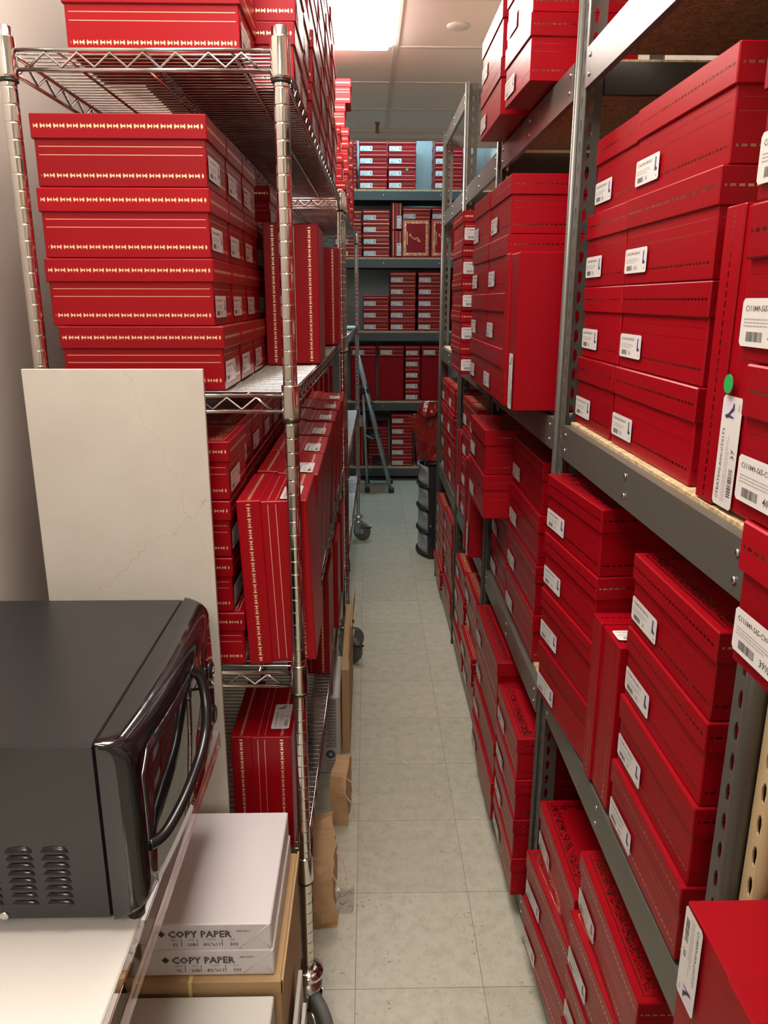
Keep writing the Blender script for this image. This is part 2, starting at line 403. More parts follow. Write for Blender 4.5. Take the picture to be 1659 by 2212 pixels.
STK = {k: sticker_mesh(*a) for k, a in dict(
    a=('C110013-W9-C8010013', '36½', BOOT), b=('C110013-W9-C8010013', '36', BOOT), c=('C110013-W9-C8010013', '42', BOOT),
    d=('C111849-S65-C901117', '40', BOOT), e=('C111849-S65-C901117', '39½', BOOT), f=('C118W9-W9-C00T1T7', '38', HEEL),
    g=('C115849-W5-C800113', '39', BOOT), h=('C115849-W5-C800113', '37½', BOOT), i=('CTEAT002-K00-CT01T3', '37', HEEL), j=('C110W0-105-CA09005', '36', HEEL)).items()}
AX = dict(X=Vector((1,0,0)), Y=Vector((0,1,0)), Z=Vector((0,0,1)))
AX.update({'-'+k: -v for k, v in list(AX.items())})
ALLBOX = []
def shoe_box(c, dims, label, group, ln='-X', lz='Z', rz=0., stk='b', lab=True, lx=.009, lzf=.13, tilt=0., ls=1., faint=False):
    """c: centre of the box; dims: width of the sticker face, depth, height; ln / lz: where the sticker face / the lid look"""
    w, d, h = dims
    y = -AX[ln]; z = AX[lz]; x = y.cross(z)
    m3 = Matrix((x, y, z)).transposed()
    m3 = Matrix.Rotation(rz, 3, 'Z') @ Matrix.Rotation(tilt, 3, 'Y') @ m3
    o = thing('shoe_box', label, 'box', group=group)
    Mx = m3.to_4x4(); Mx.translation = Vector(c)+Vector((0, 0, .0012 if lz != 'Z' else 0)) - m3 @ Vector((0, 0, h/2)); o.matrix_world = Mx
    mb, ml = box_meshes(w, d, h, faint)
    link('base', mb, o); link('lid', ml, o)
    if lab:
        s = link('sticker', STK[stk], o, (-w/2+lx, -d/2+.0008, h*lzf)); s['label'] = 'white printed size sticker'
        s.scale = (ls, ls, ls)
    ALLBOX.append(o)
    return o
def ordn(i, n):
    if n == 1: return ''
    if i == 0: return 'lowest '
    if i == n-1: return 'topmost '
    return ['', 'second lowest ', 'third lowest ', 'fourth lowest ', 'fifth lowest ', 'sixth lowest '][i]
def stack(place, group, n, z, h, ln, face, a, b, depth=.235, off=None, rz=0., stk='b', adj='red shoe box', **kw):
    """n boxes from z up; the sticker faces look along ln and lie at 'face'; a..b is their span"""
    out = []
    for i in range(n):
        f = face + (off[i] if off else 0)
        w_ = abs(b-a)-.003; mid = (a+b)/2
        c = {'-X': (f+depth/2, mid), 'X': (f-depth/2, mid), '-Y': (mid, f+depth/2)}[ln]
        r = rz[i] if isinstance(rz, (list, tuple)) else rz
        out.append(shoe_box((c[0], c[1], z+h*i+h/2), (w_, depth, h-.001), f'{ordn(i, n)}{adj} {place}'.strip(), group, ln, 'Z', r, stk[i % len(stk)], **kw))
    return out

# shelf heights of the right bays, the back unit and the wire racks
RZ = (.085, .700, 1.337, 2.017)
RZ1 = .745      # the nearest bay's lower shelf sits a little higher
# --- right bay 1 (nearest)
G = 'boxes on the right bays'
fk = dict(faint=True)
stack('in the far column, nearest right bay\'s upper shelf', G, 4, RZ[2], .131, '-X', .418, 1.554, 1.318, stk='cccc', off=[.0, .004, .002, .010], **fk)
stack('in the near column, nearest right bay\'s upper shelf', G, 4, RZ[2], .131, '-X', .418, 1.315, .972, stk='bbab', off=[0, .003, 0, .006], **fk)
shoe_box((.408+.12, .862, RZ[2]+.170), (.339, .235, .135), 'red shoe box standing upright with a green dot, nearest right upper shelf', G, '-X', 'Y', 0, 'i', lx=.004, ls=1.28, lzf=.30, faint=True)
for i, yf in enumerate((.585, .612, .637, .640)):
    shoe_box((.300+.14, yf-.16, 1.285+.121*i+.0605), (.32, .28, .120), f'{ordn(i, 4)}red box of the overhanging pile at the right picture edge', G, '-X', 'Z', 0, 'edde'[i], lx=.006, lzf=.10, faint=True)
stack('in the far twisted column, nearest right bay\'s lower shelf', G, 4, RZ1, .1225, '-X', .379, 1.535, 1.248, stk='ghhg', rz=.098, **fk)
stack('in the near column, nearest right bay\'s lower shelf', G, 4, RZ1, .1165, '-X', .396, 1.086, .796, stk='hghg', off=[-.004, 0, .002, .002], **fk)
shoe_box((.392+.1175, 1.168, RZ1+.152), (.235, .304, .134), 'red shoe box standing upright between two columns, nearest right lower shelf', G, 'Z', 'Y', 0, 'j', lx=.008, lzf=.17, faint=True)
stack('in the far column, nearest right bay\'s bottom shelf', G, 3, RZ[0], .126, '-X', .385, 1.525, 1.215, stk='gh', off=[-.010, -.006, .008], rz=[.085, .085, 0.], **fk)
stack('in the near column, nearest right bay\'s bottom shelf', G, 4, RZ[0], .127, '-X', .384, 1.198, .872, stk='gh', off=[-.002, 0, 0, .005], rz=[.042, .042, .045, -.01], **fk)
shoe_box((.302+.16, .538, 1.022-.17), (.34, .32, .135), 'large red box standing on end at the lower right picture corner', G, '-X', '-Y', 0, 'f', lx=.004, ls=1.0, lzf=.03, faint=2)
stack('pushed back on the nearest right bay\'s top shelf', G, 2, RZ[3], .127, '-X', .47, 1.53, 1.2, **fk)
# --- right bay 2
stack('in the far column, second right bay\'s upper shelf', G, 4, RZ[2], .1275, '-X', .3175, 2.440, 2.127, stk='hg', **fk)
stack('in the near column, second right bay\'s upper shelf', G, 4, RZ[2], .1275, '-X', .318, 2.124, 1.832, stk='gh', off=[-.004, 0, 0, .002], **fk)
shoe_box((.313+.14, 1.745, RZ[2]+.1685), (.337, .28, .15), 'red shoe box standing upright beside the second right bay\'s upper stacks', G, '-X', 'Y', 0, 'i', lx=.004, ls=1.2, lzf=.10, faint=True)
stack('in the near pair overhanging the second right bay\'s top shelf', G, 2, RZ[3]+.001, .128, '-X', .333, 2.045, 1.785, stk='gh', rz=.035, **fk)
stack('in the far pair overhanging the second right bay\'s top shelf', G, 2, RZ[3]+.001, .128, '-X', .326, 2.435, 2.085, stk='hg', **fk)
stack('in the near column, second right bay\'s lower shelf', G, 4, RZ[1], .1275, '-X', .403, 2.125, 1.742, stk='gh', off=[0, 0, 0, .004], **fk)
stack('in the half hidden column, second right bay\'s lower shelf', G, 2, RZ[1], .131, '-X', .405, 2.43, 2.14, stk='hg', **fk)
stack('jutting over the aisle, second right bay\'s lower shelf', G, 2, RZ[1]+.263, .130, '-X', .3275, 2.442, 2.132, stk='hg', depth=.30, **fk)
shoe_box((.345+.14, 2.613, RZ[1]+.169), (.338, .28, .14), 'red shoe box standing upright beyond the jutting pair, right lower shelf', G, '-X', 'Y', 0, 'i', lx=.004, ls=1.2, lzf=.10, faint=True)
stack('in the far column, second right bay\'s bottom shelf', G, 4, RZ[0], .1285, '-X', .358, 2.375, 1.945, stk='gh', depth=.30, off=[-.004, .0, .004, 0], **fk)
stack('in the near column, second right bay\'s bottom shelf', G, 4, RZ[0], .115, '-X', .360, 1.935, 1.645, stk='hg', depth=.30, **fk)
# --- right bay 3
stack('seen end-on beyond the second right bay\'s upper stacks', G, 5, RZ[2], .102, '-Y', 2.56, .298, .50, depth=.285, off=[0, .01, 0, .01, .0], stk='hg', lx=.006)
stack('in the near column, third right bay\'s lower shelf', G, 4, RZ[1], .125, '-X', .388, 2.92, 2.70, stk='gh')
stack('in the far column, third right bay\'s lower shelf', G, 4, RZ[1], .125, '-X', .390, 3.155, 2.925, stk='hg')
shoe_box((.384+.12, 3.235, RZ[1]+.168), (.335, .235, .13), 'red shoe box standing upright at the third right bay\'s far post', G, '-X', 'Y', 0, 'i', lx=.004, lzf=.25)
stack('in the near column, third right bay\'s bottom shelf', G, 4, RZ[0], .113, '-X', .383, 2.865, 2.545, stk='gh', depth=.285, off=[.0, -.012, .006, 0])
stack('in the far column, third right bay\'s bottom shelf', G, 4, RZ[0], .104, '-X', .385, 3.215, 2.885, stk='hg', depth=.285, off=[-.006, .0, -.004, 0])
# --- right bay 4
stack('in the near column, farthest right bay\'s lower shelf', G, 4, RZ[1], .122, '-X', .388, 3.755, 3.49, stk='gh', depth=.285, off=[.012, .008, .0, .004])
stack('in the far column, farthest right bay\'s lower shelf', G, 4, RZ[1], .122, '-X', .385, 4.06, 3.77, stk='hg', depth=.285, off=[.01, .006, 0, .004])
stack('in the near column, farthest right bay\'s bottom shelf', G, 4, RZ[0], .118, '-X', .388, 3.80, 3.44, stk='gh', depth=.285, off=[.0, .006, 0, 0])
stack('in the far column, farthest right bay\'s bottom shelf', G, 4, RZ[0], .112, '-X', .385, 4.19, 3.815, stk='hg', depth=.285, off=[-.012, .0, 0, 0])
# --- back unit
GB = 'boxes on the back wall unit'
BY = 6.79
BZ = (.113, .703, 1.305, 1.906, 2.437)
bk = dict(depth=.33, stk='hgj')
stack('in the set-back left column, back top shelf', GB, 4, BZ[4]+.016, .094, '-Y', BY+.06, -.32, -.085, **bk)
stack('in the first full column, back top shelf', GB, 4, BZ[4]+.016, .0925, '-Y', BY, -.070, .164, off=[.01, .004, 0, 0], **bk)
stack('in the second full column, back top shelf', GB, 5, BZ[4]+.016, .0925, '-Y', BY, .167, .400, off=[0, .004, 0, 0, .01], **bk)
stack('in the column right of the back top gap', GB, 5, BZ[4]+.016, .0925, '-Y', BY, .548, .782, **bk)
stack('in the set-back left column, back fourth shelf', GB, 4, BZ[3]+.016, .094, '-Y', BY+.03, -.28, -.046, **bk)
stack('in the front left column of the back fourth shelf', GB, 4, BZ[3]+.016, .094, '-Y', BY, -.043, .185, off=[.01, 0, 0, 0], **bk)
for i in range(2):
    shoe_box((.242, BY+.165, BZ[3]+.016+.108+.216*i), (.212, .33, .086), ['lower', 'upper'][i]+' of two narrow boxes on their sides, back fourth shelf', GB, '-Y', '-X', 0, 'h', lx=.01, lzf=.05)
lidface = []
for i, x in enumerate((.403, .646)):
    lidface.append(shoe_box((x, BY+.055, BZ[3]+.016+.152), (.234, .302, .11), ['left', 'right'][i]+' of two boxes showing gold-framed lids, back fourth shelf', GB, 'Z', '-Y', 0, 'h', lab=False) if 0 else
        shoe_box((x, BY+.055, BZ[3]+.016+.152), (.234, .302, .11), ['left', 'right'][i]+' of two boxes showing gold-framed lids, back fourth shelf', GB, '-Z', '-Y', 0, 'h', lab=False))
    shoe_box((x+.006, BY+.165+.02, BZ[3]+.016+.305+.046), (.232, .33, .09), 'red box lying flat on the '+['left', 'right'][i]+' gold-framed box, back fourth shelf', GB, '-Y', 'Z', 0, 'h', lx=.004, lzf=.03)
stack('in the short left column of the back third shelf', GB, 3, BZ[2]+.016, .097, '-Y', BY, -.045, .180, **bk)
stack('in the second column of the back third shelf', GB, 5, BZ[2]+.016, .097, '-Y', BY, .186, .410, off=[0, 0, .004, .01, .006], **bk)
stack('in the third column of the back third shelf', GB, 5, BZ[2]+.016, .097, '-Y', BY, .424, .652, **bk)
stack('in the fourth column of the back third shelf', GB, 5, BZ[2]+.016, .097, '-Y', BY, .715, .94, **bk)
# back second shelf
for i, (x0, x1, lb) in enumerate(((-.155, .070, 'leftmost'), (.088, .312, 'middle'), (.462, .688, 'rightmost'))):
    shoe_box(((x0+x1)/2, BY+.05, BZ[1]+.016+.19), (x1-x0, .378, .10), lb+' box standing with its plain base outward, back second shelf', GB, 'Z', 'Y', 0, 'h', lab=False)
    shoe_box(((x0+x1)/2, BY+.165, BZ[1]+.016+.381+.049), (x1-x0, .33, .096), 'red box lying across the '+lb+' standing box, back second shelf', GB, '-Y', 'Z', 0, 'g', lx=.02, lzf=.2)
stack('in the single column between standing boxes, back second shelf', GB, 5, BZ[1]+.016, .0955, '-Y', BY, .320, .455, off=[0, .004, .0, .004, 0], **bk)
# back bottom shelf
stack('in the right column of the back bottom shelf', GB, 5, BZ[0]+.016, .095, '-Y', BY, .20, .40, **bk)
stack('behind the stepladder on the back bottom shelf', GB, 4, BZ[0]+.016, .09, '-Y', BY+.02, -.005, .175, lab=False, depth=.33)
shoe_box((-.085, BY+.165, BZ[0]+.016+.225), (.448, .33, .085), 'tall narrow red box left of the stepladder, back bottom shelf', GB, '-Y', '-X', 0, 'h', lx=.36, lzf=.05)
stack('at the right end of the back bottom shelf', GB, 5, BZ[0]+.016, .095, '-Y', BY, .43, .65, **bk)
# --- left wire rack 1
GL = 'boxes on the chrome wire racks'
WZ = (.447, .885, 1.419, 1.957)
sm = dict(depth=.285, lx=.004, lzf=.12)
cols = [('first', 1.371, 1.553), ('second', 1.556, 1.739), ('third', 1.742, 1.933), ('fourth', 1.936, 2.085)]
for i, (nm, a, b) in enumerate(cols):
    n = 4 if i < 3 else 3
    stack(f'in the {nm} column, near wire rack\'s second shelf', GL, n, WZ[2], .1115, 'X', -.262, a, b, stk='jh', off=[.012, 0, 0, .001][:n], **sm)
stack('of the dark stack deep on the near rack\'s second shelf', GL, 4, WZ[2], .111, 'X', -.255, 2.16, 2.36, stk='jh', **sm)
stack('of the last stack on the near rack\'s second shelf', GL, 3, WZ[2], .111, 'X', -.215, 2.52, 2.72, stk='jh', **sm)
def standing(x1, y0, z, label, w_=.235, d_=.33, h_=.13, tilt=0., stk='j', lx=.02, lzf=.12, **kw):
    return shoe_box((x1-h_/2, y0+w_/2, z+d_/2), (w_, d_, h_), label, GL, 'Z', '-X', 0, stk, lx=lx, lzf=lzf, tilt=tilt, **kw)
standing(-.118, 1.925, WZ[2], 'red shoe box on end behind the near chrome post, second shelf')
standing(-.100, 2.75, WZ[2], 'red shoe box on end at the rear post, near rack\'s second shelf')
for i in range(4):
    xr = (-.239, -.257, -.255, -.252)[i]
    for j, nm in enumerate(('first', 'second', 'third', 'fourth', 'fifth', 'sixth', 'seventh', 'eighth')):
        shoe_box((min(xr, -.27 if j else 0)-.1425, 1.375+.205*j+.1, WZ[1]+.111*i+.055), (.2, .285, .109), f'{ordn(i, 4)}red box of the {nm} pile behind the marbled board, wire rack', GL, 'X', 'Z', 0, 'j', lx=.004)
ypos = [1.372, 1.612, 1.855, 2.105, 2.368, 2.63, 2.875]
nth = ['first', 'second', 'third', 'fourth', 'fifth', 'sixth', 'seventh']
for i, y0 in enumerate(ypos):
    standing((-.109, -.116, -.116, -.116, -.112, -.108, -.104)[i], y0, WZ[1]+.0035, f'{nth[i]} red box standing on end in the third shelf row, near wire rack', tilt=-.036 if i == 0 else .045, lx=.008, lzf=.10)
standing(-.160, 1.385, WZ[0], 'red box standing on end beside the copy paper, bottom wire shelf', .235, .272, .122, stk='j', lx=.03, lzf=.06)
standing(-.122, 2.17, WZ[0], 'middle red box standing on end, near wire rack\'s bottom shelf')
standing(-.108, 2.52, WZ[0], 'rear red box standing on end, near wire rack\'s bottom shelf')
standing(-.104, 2.87, WZ[0], 'last red box standing on end, near wire rack\'s bottom shelf')
# top of rack 1
stack('at the front left corner of the wire rack\'s top', GL, 2, WZ[3], .111, 'X', -.202, 1.40, 1.585, stk='jh', **sm)
for i, (a, b, x) in enumerate(((1.60, 1.79, -.133), (1.795, 1.985, -.136), (2.01, 2.30, -.130), (2.305, 2.60, -.128), (2.605, 2.885, -.124), (2.89, 3.17, -.118))):
    stack(f'in the {nth[i]} column of boxes on the near rack\'s top', GL, 5 if i > 1 else 4, WZ[3], .111, 'X', x, a, b, stk='jh', off=[0, .006, -.002, .004, 0], **sm)
# --- wire rack 2
for i, (y0, x1) in enumerate(((3.50, -.100), (3.95, -.20), (4.4, -.20))):
    standing(x1, y0, WZ[2], f'{nth[i]} red box standing on end, far wire rack\'s second shelf')
    standing(-.21 if i else -.235, y0+.05, WZ[1], f'{nth[i]} red box standing on end, far wire rack\'s third shelf')
    standing(-.22, y0+.1, WZ[0], f'{nth[i]} red box standing on end, far wire rack\'s bottom shelf')
shoe_box((-.20, 3.37, WZ[1]+.055), (.20, .19, .108), 'single low red box at the near post of the far wire rack', GL, 'X', 'Z', 0, 'j', lx=.01)
stack('in the low front stack on the far rack\'s top', GL, 3, WZ[3], .108, 'X', -.112, 3.52, 3.71, stk='jh', off=[.02, .008, 0], **sm)
stack('in the tall staggered stack on the far rack\'s top', GL, 6, WZ[3], .108, 'X', -.092, 4.12, 4.31, stk='jh', off=[-.004, .004, -.01, .002, -.014, .014], **sm)
stack('in the rear stack on the far wire rack\'s top', GL, 4, WZ[3], .108, 'X', -.075, 4.40, 4.70, stk='jh', **sm)
stack('in the middle stack on the far rack\'s top', GL, 3, WZ[3], .108, 'X', -.085, 3.82, 4.01, stk='jh', **sm)
# lid emblems on the two gold-framed boxes, green dots
for o in lidface:
    mbx = MB()
    sw = [(-.062, .018), (-.050, .036), (-.046, .012), (-.026, .002), (-.010, -.012), (.004, .006), (.024, -.004), (.040, -.030), (.020, -.022), (.008, -.008)]
    w_, d_, h_ = .234, .302, .11
    for a, b in zip(sw, sw[1:]):
        pa, pb = Vector((a[0]*.9, a[1])), Vector((b[0]*.9, b[1])); n = (pb-pa).orthogonal().normalized()*.0022
        mbx.quad([(*(pa+n), h_+.0004), (*(pa-n), h_+.0004), (*(pb-n), h_+.0004), (*(pb+n), h_+.0004)])
    for k in range(14):
        y = -.052+k*.0075; mbx.quad([(-.075, y, h_+.0004), (-.069, y, h_+.0004), (-.069, y+.005, h_+.0004), (-.075, y+.005, h_+.0004)])
    me = mbx.mesh('lid_emblem', M_GOLDFOIL); link('lid_emblem', me, o)
dot = MB().lathe([(.011, 0), (.011, .0006)], 16, axis='X').mesh('dot_sticker', M_GREEN)
for b in ALLBOX:
    if 'green dot' in b['label']:
        l = link('dot_sticker', dot, b); l.matrix_parent_inverse = b.matrix_world.inverted(); l.location = (.4065, .866, 1.484); l['label'] = 'green round sticker'
    if 'second lowest red shoe box in the second full column, back top' in b['label']:
        l = link('dot_sticker', dot, b); l.rotation_euler = (0, 0, PI/2); l.location = (.04, -.166, .06); l['label'] = 'green round sticker'

# ------------------------------------------------------------------ boltless steel shelving
def holed_strip(mbx, p0, ud, nd, z0, z1, width, thick, pitch=.038, hw=.0052, hh=.013):
    """strip of sheet metal with teardrop slots: p0 start point, ud direction across, nd sheet normal"""
    bm = mbx.bm; p0, ud, nd = Vector(p0), Vector(ud), Vector(nd); k = int((z1-z0)/pitch); pitch = (z1-z0)/k
    tear = [(0, -1.), (.62, -.75), (.9, -.3), (1., .25), (.55, .85), (0, 1.), (-.55, .75), (-.75, .2), (-.55, -.35), (-.45, -.8)]
    rect = [(0, -1), (1, -1), (1, -.3), (1, .3), (1, 1), (0, 1), (-1, 1), (-1, .3), (-1, -.3), (-1, -1)]
    for i in range(k):
        zc = z0+pitch*(i+.5); R = []
        for side in (0, 1):
            off = nd*(thick*side)
            hole = [bm.verts.new(p0+ud*(width/2+a*hw)+off+Vector((0, 0, zc+b*hh))) for a, b in tear]
            out = [bm.verts.new(p0+ud*(width/2+a*width/2)+off+Vector((0, 0, zc+b*pitch/2))) for a, b in rect]
            for j in range(10):
                q = (out[j], out[(j+1) % 10], hole[(j+1) % 10], hole[j]); bm.faces.new(q if side else q[::-1])
            R.append((hole, out))
        for j in range(10): bm.faces.new((R[0][0][j], R[0][0][(j+1) % 10], R[1][0][(j+1) % 10], R[1][0][j]))
        for j in (1, 2, 3, 6, 7, 8): bm.faces.new((R[0][1][j], R[0][1][(j+1) % 10], R[1][1][(j+1) % 10], R[1][1][j]))
UPH = 2.40
def upright_mesh(material, both=True, height=UPH, nose=.0068):
    m = MB()
    m.tube([(-.010+nose, 0, 0), (-.010+nose, 0, height)], nose, 14)
    holed_strip(m, (0, .008, 0), (0, 1, 0), (1, 0, 0), 0, height, .034, .002)
    if both: holed_strip(m, (0, -.042, 0), (0, 1, 0), (1, 0, 0), 0, height, .034, .002)
    holed_strip(m, (.003+max(0, nose-.007)*2, -.001, 0), (1, 0, 0), (0, 1, 0), 0, height, .040, .002)
    me = m.mesh('upright', material); return me
UP_G = upright_mesh(M_GREY); UP_N = upright_mesh(M_GREY, both=False, nose=.0115); UP_S = upright_mesh(M_SLATE, height=3.0); 
rear_prof = [(-.018, -.018), (.018, -.018), (.018, .018), (-.018, .018)]
REAR_G = MB().box((-.002, -.03, 0), (.0, .03, UPH)).box((-.035, -.001, 0), (-.002, .001, UPH)).mesh('rear_upright', M_GREY)
RIV = MB().lathe([(.0045, 0), (.004, .0018), (.002, .0026)], 10, axis='X').mesh('rivet', M_RIVET)
def beam(parent, x, y0, y1, zt, hb, m, inward=1, rivets=True, along='Y', name='beam'):
    """channel beam: face plate plus a top and a bottom lip"""
    mb_ = MB(); tk = .0018
    if along == 'Y':
        mb_.box((x, y0, zt-hb), (x+tk, y1, zt)).box((x+tk, y0, zt-tk), (x+.022, y1, zt)).box((x+tk, y0, zt-hb), (x+.012, y1, zt-hb+tk))
    else:
        mb_.box((y0, x, zt-hb), (y1, x+tk, zt)).box((y0, x+tk, zt-tk), (y1, x+.022, zt)).box((y0, x+tk, zt-hb), (y1, x+.012, zt-hb+tk))
    b = mb_.build(name, m, parent)
    if rivets:
        L_ = y1-y0
        for q in (.03, .5, .97) if along == 'Y' else (.04, .35, .65, .96):
            for zz in ((zt-hb*.25, zt-hb*.72) if along == 'Y' else (zt-hb*.45,)):
                r_ = link('rivet', RIV, b, (x, y0+L_*q, zz) if along == 'Y' else (y0+L_*q, x, zz))
                r_.rotation_euler = (0, 0, PI) if along == 'Y' else (0, 0, -PI/2)
    return b
XF, XD = .397, .46
PY = [.705, 1.584, 2.49, 3.35, 4.275]
bays = ['nearest grey steel shelving bay along the right wall', 'second grey steel shelving bay along the right wall', 'third grey steel shelving bay along the right wall', 'farthest grey steel shelving bay along the right wall, upper shelves empty']
for i in range(4):
    y0, y1 = PY[i], PY[i+1]
    T = thing('shelving_unit', bays[i], 'shelving', (XF, (y0+y1)/2, 0))
    P = lambda me, nm, x, y, rz=0: link(nm, me, T, (x-XF, y-(y0+y1)/2, 0), rz)
    P(UP_G, 'upright', XF, y1)
    P(REAR_G, 'rear_upright', XF+XD, y1)
    if i == 0:
        P(UP_N, 'upright', XF, y0); P(REAR_G, 'rear_upright', XF+XD, y0+.04)
    yc = (y0+y1)/2; h2 = (y1-y0)/2-.044
    for k, z in enumerate((RZ[0], RZ1, RZ[2], RZ[3]) if i == 0 else RZ):
        beam(T, -.002, -h2, h2, z-.006, .066, M_GREY); beam(T, XD-.03, -h2, h2, z-.006, .066, M_GREY, rivets=False, name='rear_beam')
        MB().box((.014, -h2-.002, z-.016), (XD-.008, h2+.002, z), bev=.001).build('deck_board', M_DECK_P if i > 1 else M_DECK, T)
        for s in (-1, 1): MB().box((.045, s*(h2+.036)-.001, z-.072), (XD-.036, s*(h2+.036)+.001, z-.018)).build('side_tie', M_GREY, T)
    if i == 3:
        beam(T, -.002, -h2, h2, 2.385, .06, M_GREY); beam(T, XD-.03, -h2, h2, 2.385, .06, M_GREY, rivets=False, name='rear_beam')
        for s in (-1, 1): MB().box((.045, s*(h2+.036)-.001, 2.325), (XD-.036, s*(h2+.036)+.001, 2.38)).build('side_tie', M_GREY, T)
# beige unit at the right edge of the picture
UP_B = upright_mesh(M_BEIGE, both=False)
T = thing('shelving_unit', 'beige slotted steel shelving post and shelves at the right picture edge', 'shelving', (.405, .650, 0))
link('upright', UP_B, T, (0, 0, 0)); link('upright', UP_B, T, (0, -.85, 0))
for z in (.085, .682, 1.2845, 1.95):
    beam(T, .012, -.80, -.012, z-.017, .06, M_BEIGE, rivets=False); beam(T, .40, -.80, -.012, z-.017, .06, M_BEIGE, rivets=False, name='rear_beam')
    MB().box((.008, -.80, z-.016), (.42, -.012, z-.0005)).build('deck_board', M_DECK, T)
for y in (0, -.85): MB().box((.42, y-.02, 0), (.44, y+.02, UPH)).build('rear_upright', M_BEIGE, T)
# back wall unit
T = thing('shelving_unit', 'dark slate steel shelving unit across the back wall', 'shelving', (.2, 6.77, 0))
for x in (-.66, .99):
    u_ = link('upright', UP_S, T, (x, 0, 0), PI/2)
    MB().box((x-.02, .44, 0), (x+.02, .46, 3.0)).build('rear_upright', M_SLATE, T)
for z in BZ:
    beam(T, -.004, -.615, .945, z, .068, M_SLATE, along='X'); beam(T, .40, -.615, .945, z, .068, M_SLATE, along='X', rivets=False, name='rear_beam')
    MB().box((-.615, .002, z), (.945, .43, z+.015)).build('deck_board', M_DECK, T)
    for x in (-.64, .97): MB().box((x-.001, .03, z-.06), (x+.001, .43, z)).build('side_tie', M_SLATE, T)

# ------------------------------------------------------------------ chrome wire racks
def post_mesh(z0, z1):
    prof = [(.0127, z0)]; z = z0+.02
    while z < z1-.02:
        prof += [(.0127, z-.0022), (.0127, z-.0009), (.0121, z-.0003), (.0121, z+.0003), (.0127, z+.0009), (.0127, z+.0022)]; z += .0254
    prof += [(.0127, z1-.002), (.009, z1)]
    return MB().lathe(prof, 14).mesh('post', M_CHROME)
POST = post_mesh(.15, 1.985)
SLEEVE = MB().lathe([(.0150, -.036), (.0172, -.034), (.0172, -.031), (.0160, .022), (.0158, .024), (.0138, .0245)], 16).mesh('sleeve', M_CHROME)
GASKET = MB().lathe([(.0140, -.041), (.0158, -.040), (.0158, -.0365), (.0140, -.036)], 14).mesh('gasket', M_BLACK_PL)
WHEEL = MB().lathe([(.02, -.011), (.05, -.013), (.060, -.010), (.0625, 0), (.060, .010), (.05, .013), (.02, .011)], 24, axis='X').mesh('wheel', M_RUBBER)
HUB = MB().lathe([(.016, -.016), (.018, -.012), (.018, .012), (.016, .016)], 14, axis='X').mesh('hub', M_ZINC)
def fork_mesh():
    m = MB()
    for s in (-1, 1):
        x = s*.0185; pr = [(-.012, .045), (.012, .045), (.030, .125), (-.030, .125)]
        m.sweep([(p[0]+.0, p[1]) for p in pr], x-.0012, x+.0012, 'X')
    m.lathe([(.027, .120), (.03, .124), (.03, .132), (.016, .138), (.010, .152)], 16)
    m.tube([(-.024, 0, .0625), (.024, 0, .0625)], .006, 8)
    return m.mesh('fork', M_ZINC)
FORK = fork_mesh()
BUMPER = MB().lathe([(.016, .150), (.030, .152), (.034, .158), (.033, .166), (.022, .172), (.0135, .174)], 20).mesh('bumper', M_CHROME)
BRAKE = MB().box((-.014, .045, .088), (.014, .095, .098), bev=.003).box((-.01, .02, .095), (.01, .05, .118), bev=.002).mesh('brake_pedal', M_BLACK_PL)
def caster(T, x, y, ang, brake=True):
    c = D.objects.new('caster', BUMPER); COL.objects.link(c); c.parent = T; c.location = (x, y, 0)
    for nm, me, loc in (('fork', FORK, (0, 0, 0)), ('wheel', WHEEL, (0, 0, .0625)), ('hub', HUB, (0, 0, .0625))):
        o = link(nm, me, c)
        off = Matrix.Rotation(ang, 3, 'Z') @ Vector((0, .028, 0))
        o.location = Vector(loc)+(off if nm != 'fork' else Vector((0, 0, 0))); o.rotation_euler = (0, 0, ang)
        if nm == 'fork': o.location = off*.0
    if brake:
        o = link('brake_pedal', BRAKE, c); o.rotation_euler = (0, 0, ang)
    return c
